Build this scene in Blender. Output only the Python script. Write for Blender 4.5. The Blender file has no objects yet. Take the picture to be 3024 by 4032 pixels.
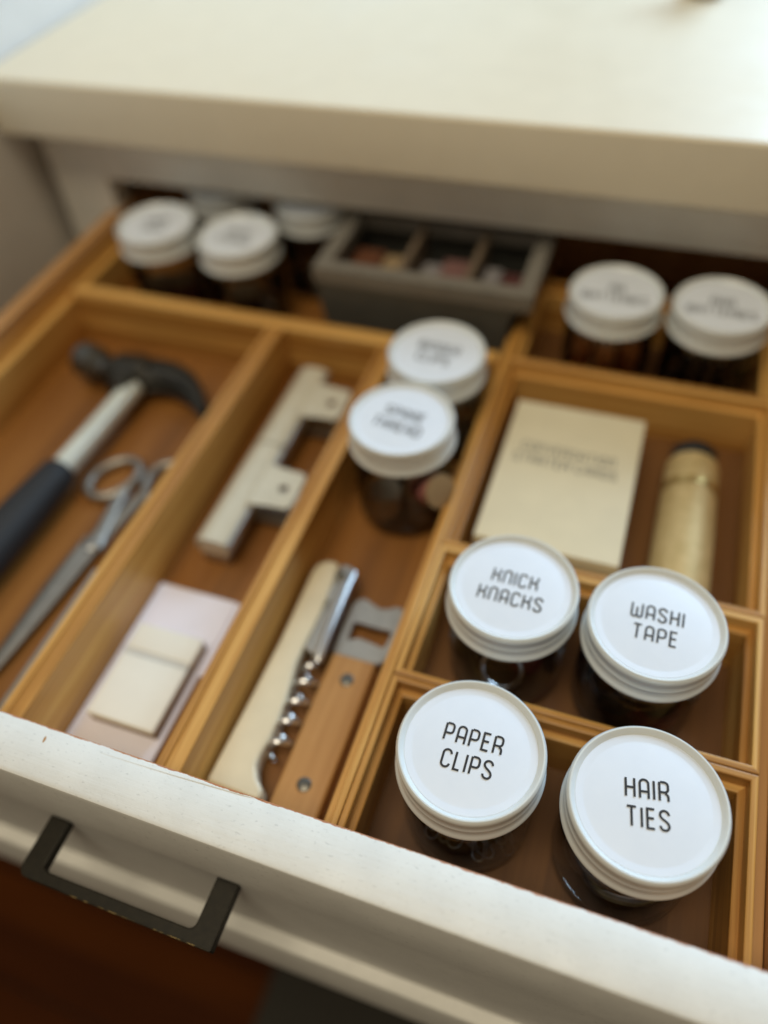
import bpy, bmesh, math, random
from mathutils import Vector, Matrix
random.seed(7)
C = bpy.context.scene.collection
sc = bpy.context.scene
PI = math.pi

# ------------------------------------------------------------------ camera
cam_d = bpy.data.cameras.new("camera"); cam = bpy.data.objects.new("camera", cam_d); C.objects.link(cam)
RR = ((0.9434, 0.3258, -0.0618), (0.2128, -0.7377, -0.6408), (-0.2543, 0.5914, -0.7653))
rx = Vector(RR[0]).normalized(); fw = Vector(RR[2]); fw = (fw - rx * fw.dot(rx)).normalized(); up = rx.cross(fw)
M = Matrix(((rx.x, up.x, -fw.x), (rx.y, up.y, -fw.y), (rx.z, up.z, -fw.z))).to_4x4()
M.translation = Vector((-0.0491, -0.1414, 0.3436)); cam.matrix_world = M
cam_d.sensor_fit = 'HORIZONTAL'; cam_d.sensor_width = 36; cam_d.lens = 36.09
cam_d.clip_start = 0.01; cam_d.clip_end = 50
cam_d.dof.use_dof = True; cam_d.dof.focus_distance = 0.349; cam_d.dof.aperture_fstop = 2.5
sc.camera = cam

# ------------------------------------------------------------------ light
w = bpy.data.worlds.new("World"); sc.world = w; w.use_nodes = True
bg = w.node_tree.nodes["Background"]; bg.inputs[0].default_value = (1.0, 0.80, 0.55, 1); bg.inputs[1].default_value = 0.165

def area(name, loc, target, size, size_y, power, col):
    d = bpy.data.lights.new(name, 'AREA'); d.shape = 'RECTANGLE'; d.size = size; d.size_y = size_y
    d.energy = power; d.color = col
    o = bpy.data.objects.new(name, d); C.objects.link(o); o.location = loc
    o.rotation_euler = (Vector(target) - Vector(loc)).to_track_quat('-Z', 'Y').to_euler()
    return o
area("window_light", (0.85, 2.15, 1.15), (0.0, 0.05, 0.0), 1.5, 1.0, 72, (0.54, 0.77, 1.0))
area("ceiling_light", (-0.25, -0.42, 2.1), (-0.15, 0.15, 0), 1.0, 1.0, 24, (1.0, 0.88, 0.65))

sc.view_settings.view_transform = 'Standard'; sc.view_settings.look = 'None'
sc.view_settings.exposure = 0.0; sc.view_settings.gamma = 1
sc.cycles.use_denoising = True
sc.cycles.max_bounces = 10; sc.cycles.transparent_max_bounces = 16
sc.cycles.sample_clamp_indirect = 6; sc.cycles.caustics_refractive = False

# ------------------------------------------------------------------ materials
def nodes(name):
    m = bpy.data.materials.new(name); m.use_nodes = True
    nt = m.node_tree
    return m, nt, nt.nodes["Principled BSDF"]

def L(nt, a, b): nt.links.new(a, b)

def ramp(nt, fac, stops):
    r = nt.nodes.new("ShaderNodeValToRGB"); e = r.color_ramp.elements
    e[0].position, e[0].color = stops[0][0], (*stops[0][1], 1)
    e[1].position, e[1].color = stops[-1][0], (*stops[-1][1], 1)
    for p, c in stops[1:-1]:
        k = e.new(p); k.color = (*c, 1)
    L(nt, fac, r.inputs[0]); return r.outputs[0]

def objco(nt, scale):
    t = nt.nodes.new("ShaderNodeTexCoord"); mp = nt.nodes.new("ShaderNodeMapping")
    mp.inputs["Scale"].default_value = scale; L(nt, t.outputs["Object"], mp.inputs["Vector"]); return mp.outputs[0]

def noise(nt, vec, scale, detail=3, rough=0.55, dist=0.0):
    n = nt.nodes.new("ShaderNodeTexNoise"); n.inputs["Scale"].default_value = scale
    n.inputs["Detail"].default_value = detail; n.inputs["Roughness"].default_value = rough
    n.inputs["Distortion"].default_value = dist
    L(nt, vec, n.inputs["Vector"]); return n.outputs["Fac"]

def bump(nt, bsdf, h, strength, dist):
    b = nt.nodes.new("ShaderNodeBump"); b.inputs["Strength"].default_value = strength
    b.inputs["Distance"].default_value = dist; L(nt, h, b.inputs["Height"]); L(nt, b.outputs[0], bsdf.inputs["Normal"])

def mix(nt, fac, a, b, mode='MIX'):
    n = nt.nodes.new("ShaderNodeMix"); n.data_type = 'RGBA'; n.blend_type = mode
    if isinstance(fac, (int, float)): n.inputs[0].default_value = fac
    else: L(nt, fac, n.inputs[0])
    for s, v in ((n.inputs[6], a), (n.inputs[7], b)):
        if isinstance(v, tuple): s.default_value = (*v, 1)
        else: L(nt, v, s)
    return n.outputs[2]

def math_n(nt, op, a, b=None):
    n = nt.nodes.new("ShaderNodeMath"); n.operation = op
    for s, v in ((n.inputs[0], a), (n.inputs[1], b)):
        if v is None: continue
        if isinstance(v, (int, float)): s.default_value = v
        else: L(nt, v, s)
    return n.outputs[0]

def plain(name, col, rough=0.5, metal=0.0, coat=0.0, var=0.06, scale=60, bmp=0.0, spec=0.5):
    m, nt, b = nodes(name)
    n = noise(nt, objco(nt, (1, 1, 1)), scale, 4)
    lo = tuple(max(0, c * (1 - var)) for c in col); hi = tuple(min(1, c * (1 + var)) for c in col)
    L(nt, ramp(nt, n, [(0.3, lo), (0.7, hi)]), b.inputs["Base Color"])
    b.inputs["Roughness"].default_value = rough; b.inputs["Metallic"].default_value = metal; b.inputs["Specular IOR Level"].default_value = spec
    b.inputs["Coat Weight"].default_value = coat
    if bmp: bump(nt, b, noise(nt, objco(nt, (1, 1, 1)), scale * 6, 3), bmp, 0.0005)
    return m

def wood(name, axis, cols, strip=0.0065, rough=0.42, along=5.0, cross=190.0, coat=0.1):
    """laminated wood / bamboo: strips side by side with long grain along an axis"""
    m, nt, b = nodes(name)
    sc_ = [cross] * 3; sc_[axis] = along
    g = noise(nt, objco(nt, tuple(sc_)), 1.0, 5, 0.6, 0.4)
    sc2 = [cross * 4] * 3; sc2[axis] = along * 5
    f = noise(nt, objco(nt, tuple(sc2)), 1.0, 2)
    # strips
    t = nt.nodes.new("ShaderNodeTexCoord"); sp = nt.nodes.new("ShaderNodeSeparateXYZ"); L(nt, t.outputs["Object"], sp.inputs[0])
    cr = [i for i in range(3) if i != axis]
    oi = nt.nodes.new("ShaderNodeObjectInfo")
    a = math_n(nt, 'FLOOR', math_n(nt, 'DIVIDE', math_n(nt, 'ADD', sp.outputs[cr[0]], 3.0017), strip))
    c = math_n(nt, 'FLOOR', math_n(nt, 'DIVIDE', math_n(nt, 'ADD', sp.outputs[cr[1]], 3.0031), strip * 2.2))
    k = math_n(nt, 'ADD', math_n(nt, 'MULTIPLY', a, 7.31), math_n(nt, 'ADD', math_n(nt, 'MULTIPLY', c, 3.7), math_n(nt, 'MULTIPLY', oi.outputs["Random"], 91.0)))
    wn = nt.nodes.new("ShaderNodeTexWhiteNoise"); wn.noise_dimensions = '1D'; L(nt, k, wn.inputs["W"])
    v = math_n(nt, 'ADD', math_n(nt, 'MULTIPLY', g, 0.62), math_n(nt, 'ADD', math_n(nt, 'MULTIPLY', wn.outputs["Value"], 0.26), math_n(nt, 'MULTIPLY', f, 0.16)))
    col = ramp(nt, v, [(0.25, cols[0]), (0.5, cols[1]), (0.75, cols[2])])
    L(nt, col, b.inputs["Base Color"])
    b.inputs["Roughness"].default_value = rough; b.inputs["Coat Weight"].default_value = coat; b.inputs["Coat Roughness"].default_value = 0.3
    bump(nt, b, f, 0.18, 0.0003)
    return m

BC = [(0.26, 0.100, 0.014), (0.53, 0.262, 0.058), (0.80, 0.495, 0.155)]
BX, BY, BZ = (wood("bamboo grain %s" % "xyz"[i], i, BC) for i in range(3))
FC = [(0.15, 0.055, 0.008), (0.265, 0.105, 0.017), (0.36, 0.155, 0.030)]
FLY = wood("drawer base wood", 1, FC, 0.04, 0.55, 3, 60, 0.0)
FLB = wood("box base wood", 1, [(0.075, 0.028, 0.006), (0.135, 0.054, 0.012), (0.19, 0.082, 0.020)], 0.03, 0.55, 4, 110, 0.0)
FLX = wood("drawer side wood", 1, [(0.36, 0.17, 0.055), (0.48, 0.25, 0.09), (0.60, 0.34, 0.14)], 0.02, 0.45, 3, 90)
OPW = wood("oiled handle wood", 1, [(0.30, 0.135, 0.036), (0.45, 0.225, 0.068), (0.56, 0.31, 0.11)], 0.03, 0.5, 8, 220)
FLOORW = wood("floor wood", 0, [(0.030, 0.0060, 0.0004), (0.055, 0.0125, 0.0006), (0.085, 0.021, 0.001)], 0.09, 0.7, 2, 30, 0.0)
for n_ in FLOORW.node_tree.nodes:
    if n_.type == 'BSDF_PRINCIPLED': n_.inputs["Specular IOR Level"].default_value = 0.1

def paint(name, col, rough=0.35, blot=0.05, coat=0.0, speck=False, chip=None):
    m, nt, b = nodes(name)
    co = objco(nt, (1, 1, 1))
    n = noise(nt, co, 45, 5, 0.6)
    base = ramp(nt, n, [(0.35, tuple(c * (1 - blot) for c in col)), (0.65, col)])
    if speck:
        s = noise(nt, objco(nt, (1, 2.2, 1)), 330, 2)
        base = mix(nt, ramp(nt, s, [(0.62, (0, 0, 0)), (0.72, (1, 1, 1))]), base, tuple(c * 0.80 for c in col))
    if chip:
        # worn back edge: bare wood shows in a ragged line
        t = nt.nodes.new("ShaderNodeTexCoord"); sp = nt.nodes.new("ShaderNodeSeparateXYZ"); L(nt, t.outputs["Object"], sp.inputs[0])
        nn = noise(nt, objco(nt, (1, 0.2, 0.2)), 130, 5, 0.7)
        d = math_n(nt, 'SUBTRACT', sp.outputs[1], math_n(nt, 'SUBTRACT', chip, math_n(nt, 'MULTIPLY', nn, 0.0028)))
        base = mix(nt, ramp(nt, math_n(nt, 'MULTIPLY', d, 4000.0), [(0.35, (0, 0, 0)), (0.6, (1, 1, 1))]), base, (0.42, 0.17, 0.07))
    L(nt, base, b.inputs["Base Color"]); b.inputs["Coat Weight"].default_value = coat
    rn = ramp(nt, noise(nt, co, 14, 5, 0.65), [(0.3, (rough * 0.8,) * 3), (0.7, (min(1, rough * 1.35),) * 3)])
    L(nt, rn, b.inputs["Roughness"])
    br = noise(nt, objco(nt, (9, 420, 420)), 1.0, 4, 0.6); gr = noise(nt, co, 380, 3)
    bump(nt, b, math_n(nt, 'ADD', math_n(nt, 'MULTIPLY', br, 0.7 if speck else 0.25), math_n(nt, 'MULTIPLY', gr, 0.5)), 0.32 if speck else 0.12, 0.0005)
    return m

PAINT_FRONT = paint("drawer front paint", (0.76, 0.755, 0.72), 0.45, 0.07, 0, True, -0.0494)
PAINT_CAB = paint("cabinet paint", (0.84, 0.815, 0.74), 0.4)
PAINT_TOP = paint("countertop lacquer", (0.77, 0.70, 0.55), 0.46, 0.03)
WALLP = paint("wall paint", (0.78, 0.755, 0.715), 0.7)
LIDM = plain("white enamelled tin", (0.70, 0.735, 0.735), 0.27, 0.0, 0.4, 0.02)
def label_mat():
    m, nt, b = nodes("matt white label")
    n = noise(nt, objco(nt, (1, 1, 1)), 60, 3); sp = noise(nt, objco(nt, (1, 1, 1)), 420, 1)
    oi = nt.nodes.new("ShaderNodeObjectInfo")
    base = ramp(nt, n, [(0.3, (0.725, 0.785, 0.885)), (0.7, (0.755, 0.81, 0.905))])
    L(nt, mix(nt, ramp(nt, sp, [(0.80, (0, 0, 0)), (0.83, (1, 1, 1))]), base, (0.35, 0.37, 0.40)), b.inputs["Base Color"])
    b.inputs["Roughness"].default_value = 0.42
    bump(nt, b, n, 0.05, 0.002); return m
LABELM = label_mat()
INK = plain("black ink", (0.012, 0.012, 0.014), 0.55)
INKG = plain("grey ink", (0.20, 0.195, 0.17), 0.6)
BRONZE = plain("dark bronze", (0.012, 0.0095, 0.0045), 0.5, 0.1, 0, 0.35, 300, 0.15, 0.3)
STEEL = plain("brushed steel", (0.47, 0.445, 0.41), 0.42, 1.0, 0, 0.08, 200)
DSTEEL = plain("dark steel", (0.15, 0.145, 0.13), 0.38, 0.9, 0, 0.15, 200)
SCISS = plain("worn scissor steel", (0.37, 0.345, 0.31), 0.42, 0.95, 0, 0.1, 120)
CHROME = plain("polished steel", (0.70, 0.71, 0.72), 0.28, 1.0)
BLACKIRON = plain("blackened iron", (0.035, 0.032, 0.026), 0.45, 0.6, 0, 0.3, 90)
PALESTEEL = plain("painted steel shaft", (0.74, 0.77, 0.70), 0.3, 0.3)
RUBBER = plain("black rubber", (0.014, 0.0145, 0.017), 0.62, 0, 0, 0.1, 90, 0.1)
IVORYM = plain("nickelled ivory steel", (0.68, 0.64, 0.52), 0.38, 0.25, 0.2, 0.05)
CREAM = plain("cream plastic", (0.74, 0.66, 0.48), 0.32, 0, 0.2, 0.04)
CARD = plain("ivory card", (0.82, 0.81, 0.745), 0.6, 0, 0, 0.02)
BROWN = plain("brown board", (0.30, 0.21, 0.125), 0.75)
CARD2 = plain("grey card seam", (0.62, 0.62, 0.59), 0.7)
PAPER = plain("white paper", (0.84, 0.83, 0.96), 0.75, 0, 0, 0.02)
NOTE = plain("cream card box", (0.76, 0.70, 0.52), 0.5, 0, 0.05, 0.03)
NOTEW = plain("white card edge", (0.80, 0.78, 0.70), 0.6)
GREYP = plain("grey lacquer", (0.095, 0.095, 0.082), 0.5, 0, 0.1, 0.1)
GREYR = plain("pale grey lacquer", (0.20, 0.185, 0.16), 0.45, 0, 0.1, 0.08)
DARK = plain("dark lining", (0.02, 0.016, 0.013), 0.7)
COPPER = plain("copper wrap", (0.80, 0.34, 0.11), 0.4, 0.15)
PINK = plain("dusty pink thread", (0.30, 0.11, 0.10), 0.7)
SLATE = plain("slate grey thread", (0.25, 0.235, 0.245), 0.7)
TAN = plain("tan thread", (0.34, 0.24, 0.13), 0.6)
RED = plain("dark red thread", (0.22, 0.03, 0.03), 0.6)
SLABM = plain("dark grey rug", (0.035, 0.032, 0.026), 0.95, 0, 0, 0.3, 150, 0.5)
ELASTIC = plain("brown satin elastic", (0.13, 0.082, 0.055), 0.5, 0, 0.1, 0.4, 90)

def brass():
    m, nt, b = nodes("knurled brass")
    t = nt.nodes.new("ShaderNodeTexCoord"); sp = nt.nodes.new("ShaderNodeSeparateXYZ"); L(nt, t.outputs["Object"], sp.inputs[0])
    s = math_n(nt, 'SINE', math_n(nt, 'MULTIPLY', sp.outputs[1], 2600.0))
    b.inputs["Base Color"].default_value = (0.52, 0.40, 0.19, 1)
    n = noise(nt, objco(nt, (1, 1, 1)), 120, 3)
    L(nt, ramp(nt, n, [(0.3, (0.56, 0.42, 0.19)), (0.7, (0.68, 0.52, 0.26))]), b.inputs["Base Color"])
    b.inputs["Metallic"].default_value = 0.35; b.inputs["Roughness"].default_value = 0.5
    bump(nt, b, s, 0.25, 0.0002); return m
BRASS = brass()
BRASSP = plain("polished brass", (0.62, 0.45, 0.18), 0.3, 0.85)

def clear():
    m = bpy.data.materials.new("clear plastic"); m.use_nodes = True; nt = m.node_tree
    nt.nodes.remove(nt.nodes["Principled BSDF"]); out = nt.nodes["Material Output"]
    tr = nt.nodes.new("ShaderNodeBsdfTransparent"); tr.inputs[0].default_value = (0.96, 0.955, 0.95, 1)
    gl = nt.nodes.new("ShaderNodeBsdfGlossy"); gl.inputs["Roughness"].default_value = 0.06
    fr = nt.nodes.new("ShaderNodeFresnel"); fr.inputs[0].default_value = 1.5
    bp_ = nt.nodes.new("ShaderNodeBump"); bp_.inputs["Strength"].default_value = 0.12; bp_.inputs["Distance"].default_value = 0.002
    L(nt, noise(nt, objco(nt, (1, 1, 0.6)), 55, 2), bp_.inputs["Height"])
    L(nt, bp_.outputs[0], gl.inputs["Normal"]); L(nt, bp_.outputs[0], fr.inputs["Normal"])
    mx = nt.nodes.new("ShaderNodeMixShader")
    L(nt, fr.outputs[0], mx.inputs[0]); L(nt, tr.outputs[0], mx.inputs[1]); L(nt, gl.outputs[0], mx.inputs[2]); L(nt, mx.outputs[0], out.inputs[0])
    return m
CLEAR = clear()

# ------------------------------------------------------------------ helpers
def obj(name, bm, mat, parent=None, smooth=False, loc=(0, 0, 0), rot=(0, 0, 0)):
    if isinstance(bm, bmesh.types.BMesh):
        bmesh.ops.recalc_face_normals(bm, faces=bm.faces)
        me = bpy.data.meshes.new(name)
        if smooth:
            for f in bm.faces: f.smooth = True
        bm.to_mesh(me); bm.free()
        if smooth:
            try: me.set_sharp_from_angle(angle=math.radians(38))
            except Exception: pass
    else: me = bm
    for m in (mat if isinstance(mat, (list, tuple)) else [mat]):
        if m and len(me.materials) < (len(mat) if isinstance(mat, (list, tuple)) else 1): me.materials.append(m)
    o = bpy.data.objects.new(name, me); C.objects.link(o); o.parent = parent; o.location = loc; o.rotation_euler = rot
    return o

def thing(name, label, cat, loc=(0, 0, 0), rotz=0, group=None):
    o = bpy.data.objects.new(name, None); C.objects.link(o); o.location = loc; o.rotation_euler = (0, 0, rotz)
    o.empty_display_size = 0.02
    tag(o, label, cat, group); return o

def tag(o, label, cat, group=None):
    o['label'] = label; o['category'] = cat
    if group: o['group'] = group
    return o

def struct(o): o['kind'] = 'structure'; return o

def dup(root, loc, rotz=0.0, label=None, group=None):
    r = root.copy(); C.objects.link(r); r.location = loc; r.rotation_euler = (root.rotation_euler[0], root.rotation_euler[1], rotz)
    if label: r['label'] = label
    if group: r['group'] = group
    for ch in list(root.children):
        c = ch.copy(); C.objects.link(c); c.parent = r
        for g in list(ch.children):
            d = g.copy(); C.objects.link(d); d.parent = c
    return r

def box(x0, x1, y0, y1, z0, z1, bev=0.0, seg=2, bm=None):
    b = bmesh.new()
    v = [b.verts.new((x, y, z)) for x in (x0, x1) for y in (y0, y1) for z in (z0, z1)]
    for f in ((0, 1, 3, 2), (4, 6, 7, 5), (0, 4, 5, 1), (2, 3, 7, 6), (0, 2, 6, 4), (1, 5, 7, 3)):
        b.faces.new([v[i] for i in f])
    if bev: bmesh.ops.bevel(b, geom=list(b.edges), offset=bev, segments=seg, profile=0.6, affect='EDGES')
    if bm is None: return b
    me = bpy.data.meshes.new("t"); b.to_mesh(me); b.free(); bm.from_mesh(me); bpy.data.meshes.remove(me); return bm

def lathe(prof, n=64, bm=None, axis='Z', cap=True, loc=(0, 0, 0)):
    b = bm or bmesh.new(); rings = []
    for r, z in prof:
        if r < 1e-7:
            p = (0, 0, z) if axis == 'Z' else (0, z, 0)
            rings.append([b.verts.new(Vector(p) + Vector(loc))]); continue
        ring = []
        for i in range(n):
            a = 2 * PI * i / n
            p = (r * math.cos(a), r * math.sin(a), z) if axis == 'Z' else (r * math.cos(a), z, r * math.sin(a))
            ring.append(b.verts.new(Vector(p) + Vector(loc)))
        rings.append(ring)
    for A, B in zip(rings, rings[1:]):
        for i in range(n):
            j = (i + 1) % n
            if len(A) == 1 and len(B) == 1: continue
            if len(A) == 1: b.faces.new((A[0], B[j], B[i]))
            elif len(B) == 1: b.faces.new((A[i], A[j], B[0]))
            else: b.faces.new((A[i], A[j], B[j], B[i]))
    if cap:
        for R_ in (rings[0], rings[-1]):
            if len(R_) > 2: b.faces.new(R_)
    return b

def tube(pts, r, n=10, bm=None, closed=False, flat=None):
    """sweep a circle (or ellipse: flat=(rx, rz)) along a polyline"""
    b = bm or bmesh.new(); P = [Vector(p) for p in pts]; rings = []
    N = len(P)
    for i, p in enumerate(P):
        a = P[(i - 1) % N] if (closed or i > 0) else p; c = P[(i + 1) % N] if (closed or i < N - 1) else p
        t = (c - a).normalized(); ref = Vector((0, 0, 1)) if abs(t.z) < 0.95 else Vector((1, 0, 0))
        s = t.cross(ref).normalized(); u = s.cross(t)
        ri = r[i] if isinstance(r, (list, tuple)) else r
        ra, rb = (ri, ri) if flat is None else (flat[0] * ri, flat[1] * ri)
        rings.append([b.verts.new(p + s * ra * math.cos(2 * PI * k / n) + u * rb * math.sin(2 * PI * k / n)) for k in range(n)])
    for i in range(N if closed else N - 1):
        A, B = rings[i], rings[(i + 1) % N]
        for k in range(n):
            b.faces.new((A[k], A[(k + 1) % n], B[(k + 1) % n], B[k]))
    if not closed:
        b.faces.new(rings[0]); b.faces.new(rings[-1])
    return b

def extrude_poly(pts, z0, z1, bev=0.0, seg=2, hole=None, bm=None):
    """outline in x,y (optionally with a hole of the same number of points) extruded in z"""
    b = bmesh.new()
    def ring(p, z): return [b.verts.new((x, y, z)) for x, y in p]
    lo, hi = ring(pts, z0), ring(pts, z1); n = len(pts)
    for i in range(n): b.faces.new((lo[i], lo[(i + 1) % n], hi[(i + 1) % n], hi[i]))
    if hole:
        hl, hh = ring(hole, z0), ring(hole, z1)
        for i in range(n):
            j = (i + 1) % n
            b.faces.new((hl[i], hl[j], hh[j], hh[i])); b.faces.new((lo[i], lo[j], hl[j], hl[i])); b.faces.new((hi[i], hi[j], hh[j], hh[i]))
    else:
        b.faces.new(lo); b.faces.new(hi)
    bmesh.ops.recalc_face_normals(b, faces=b.faces)
    if bev:
        es = [e for e in b.edges if len(e.link_faces) == 2 and e.calc_face_angle(0) > 0.6]
        bmesh.ops.bevel(b, geom=es, offset=bev, segments=seg, profile=0.6, affect='EDGES')
    if bm is None: return b
    me = bpy.data.meshes.new("t"); b.to_mesh(me); b.free(); bm.from_mesh(me); bpy.data.meshes.remove(me); return bm

def wall(x0, x1, y0, y1, side, prof, inset=0.0):
    """one mitred wall of a rectangular frame: prof = [(d inward, z)]"""
    b = bmesh.new(); A, B = [], []
    for d, z in prof:
        if side == 'S': p, q = (x0 + d, y0 + d), (x1 - d, y0 + d)
        elif side == 'N': p, q = (x1 - d, y1 - d), (x0 + d, y1 - d)
        elif side == 'W': p, q = (x0 + d, y1 - d), (x0 + d, y0 + d)
        else: p, q = (x1 - d, y0 + d), (x1 - d, y1 - d)
        A.append(b.verts.new((*p, z))); B.append(b.verts.new((*q, z)))
    n = len(prof)
    for i in range(n):
        j = (i + 1) % n
        b.faces.new((A[i], A[j], B[j], B[i]))
    b.faces.new(A); b.faces.new(B)
    return b

def arc(cx, cy, r, a0, a1, n=10, ry=None):
    ry = r if ry is None else ry
    return [(cx + r * math.cos(math.radians(a0 + (a1 - a0) * i / n)), cy + ry * math.sin(math.radians(a0 + (a1 - a0) * i / n))) for i in range(n + 1)]

# ------------------------------------------------------------------ lettering (monoline capitals with round arches)
G = {}
W_ = 0.44; H2 = W_ / 2
def bowl(y0, y1, w=W_):
    r = min((y1 - y0) / 2, 0.19)
    return [(0, y1)] + arc(w - r, y1 - r, r, 90, 0, 7) + arc(w - r, y0 + r, r, 0, -90, 7) + [(0, y0)]
G['I'] = (0.0, [[(0, 0), (0, 1)]])
G['L'] = (0.32, [[(0, 1), (0, 0), (0.32, 0)]])
G['T'] = (0.46, [[(0.23, 0), (0.23, 0.94)], [(0, 1), (0.46, 1)]])
G['E'] = (0.36, [[(0.36, 1), (0, 1), (0, 0), (0.36, 0)], [(0.06, 0.52), (0.33, 0.52)]])
G['H'] = (W_, [[(0, 0), (0, 1)], [(W_, 0), (W_, 1)], [(0.06, 0.5), (W_ - 0.06, 0.5)]])
G['P'] = (W_, [[(0, 0), (0, 1)], [(0.05, 1)] + bowl(0.42, 1)[1:-1] + [(0.06, 0.42)]])
G['R'] = (W_, [[(0, 0), (0, 1)], [(0.05, 1)] + bowl(0.46, 1)[1:-1] + [(0.06, 0.46)], arc(0.24, 0.20, 0.20, 80, 0, 6) + [(W_, 0)]])
G['A'] = (W_, [[(0, 0), (0, 0.78)] + arc(H2, 0.78, H2, 180, 0, 14)[1:] + [(W_, 0)], [(0.06, 0.36), (W_ - 0.06, 0.36)]])
G['N'] = (W_, [[(0, 0), (0, 0.78)] + arc(H2, 0.78, H2, 180, 0, 14)[1:] + [(W_, 0)]])
G['C'] = (W_, [arc(H2, 0.78, H2, 0, 180, 14) + arc(H2, 0.22, H2, 180, 360, 14)])
G['O'] = (W_, [arc(H2, 0.78, H2, 0, 180, 12) + arc(H2, 0.22, H2, 180, 360, 12) + [(W_, 0.78)]])
G['U'] = (W_, [[(0, 1), (0, 0.22)] + arc(H2, 0.22, H2, 180, 360, 12)[1:] + [(W_, 1)]])
G['W'] = (0.62, [[(0, 1), (0, 0.18)] + arc(0.155, 0.155, 0.155, 180, 360, 10) + [(0.31, 0.72)], [(0.37, 0.16)] + arc(0.465, 0.155, 0.155, 190, 360, 10)[1:] + [(0.62, 1)]])
G['K'] = (W_, [[(0, 0), (0, 1)], [(W_ - 0.02, 1)] + [(W_ - 0.02, 0.74)] + arc(0.22, 0.74, 0.20, 0, -90, 7)[1:] + [(0.06, 0.54)], arc(0.24, 0.28, 0.20, 85, 0, 7) + [(W_, 0)]])
G['S'] = (W_, [arc(H2, 0.78, H2, 0, 190, 14) + [(0.05, 0.64), (0.15, 0.555), (0.29, 0.46), (0.39, 0.37)] + arc(H2, 0.22, H2, 10, -180, 14)])
G['B'] = (W_, [[(0, 0), (0, 1)], [(0.05, 1)] + bowl(0.53, 1, 0.42)[1:-1] + [(0.06, 0.53)], [(0.24, 0.47)] + bowl(0, 0.47)[1:-1] + [(0.05, 0)]])
G['D'] = (W_, [[(0, 0), (0, 1)], [(0.05, 1)] + bowl(0, 1)[1:-1] + [(0.05, 0)]])
G['M'] = (0.6, [[(0, 0), (0, 0.85)] + arc(0.15, 0.85, 0.15, 180, 0, 8)[1:] + [(0.3, 0.3)], [(0.36, 0.88)] + arc(0.45, 0.85, 0.15, 170, 0, 8)[1:] + [(0.6, 0)]])
G['G'] = (W_, [arc(H2, 0.78, H2, 0, 180, 12) + arc(H2, 0.22, H2, 180, 360, 12) + [(W_, 0.45), (0.24, 0.45)]])
G['Y'] = (W_, [[(0, 1), (0, 0.72)] + arc(H2, 0.72, H2, 180, 360, 10)[1:] + [(W_, 1)], [(H2, 0.46), (H2, 0)]])
G['V'] = (W_, [[(0, 1), (H2, 0), (W_, 1)]])

def stroke(b, pts, t, z):
    P = [Vector((x, y)) for x, y in pts]
    Q = [P[0]]
    for p in P[1:]:
        if (p - Q[-1]).length > 1e-5: Q.append(p)
    P = Q; l, r = [], []
    for i, p in enumerate(P):
        d0 = (p - P[i - 1]).normalized() if i > 0 else None; d1 = (P[i + 1] - p).normalized() if i < len(P) - 1 else None
        n0 = Vector((-d0.y, d0.x)) if d0 else None; n1 = Vector((-d1.y, d1.x)) if d1 else None
        if n0 is None: n = n1 * t
        elif n1 is None: n = n0 * t
        else:
            m = (n0 + n1).normalized(); n = m * (t / max(0.45, m.dot(n0)))
        l.append(b.verts.new((*(p + n), z))); r.append(b.verts.new((*(p - n), z)))
    for i in range(len(P) - 1): b.faces.new((l[i], r[i], r[i + 1], l[i + 1]))

def lettering(lines, cap, pitch, rot=0.0, thick=0.062, gap=0.28, z0=0.00025, dy=0.0):
    b = bmesh.new(); k = 0
    n = len(lines)
    for li, s in enumerate(lines):
        wds = sum((0.34 if ch == ' ' else G[ch][0] + gap) for ch in s) - gap
        x = -wds / 2; y = (n - 1) / 2 * pitch / cap - li * pitch / cap - 0.5
        for ch in s:
            if ch == ' ': x += 0.34; continue
            gw, st = G[ch]
            for pl in st:
                k += 1
                stroke(b, [((x + px) * cap, (y + py) * cap + dy) for px, py in pl], thick * cap, z0 + (k % 3) * 0.00002)
            x += gw + gap
    bmesh.ops.rotate(b, verts=b.verts, cent=(0, 0, 0), matrix=Matrix.Rotation(rot, 3, 'Z'))
    return b

# ================================================================== SETTING
# floor: planks, dark brown
fl = struct(obj("floor", box(-1.9, 2.0, -1.6, 2.2, -0.79, -0.762), DARK))
pl_me = None
for i in range(12):
    y0 = -0.62 + i * 0.115
    if pl_me is None:
        o = obj("floor_board", box(-1.9, 2.0, 0.001, 0.114, 0, 0.012, 0.0015), FLOORW, fl, loc=(0, y0, -0.762)); pl_me = o.data
    else: obj("floor_board", pl_me, None, fl, loc=(0, y0, -0.762))
slab = tag(obj("slab", box(-0.30, 0.60, -0.75, 0.20, -0.7495, -0.740, 0.003), SLABM), "dark grey rug on the brown floor below the drawer front", "slab")  # flat dark grey slab over the boards, towards the right
# wall on the left
wl = struct(obj("wall", box(-0.72, -0.621, 0.10, 1.9, -0.762, 1.6), WALLP))

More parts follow.
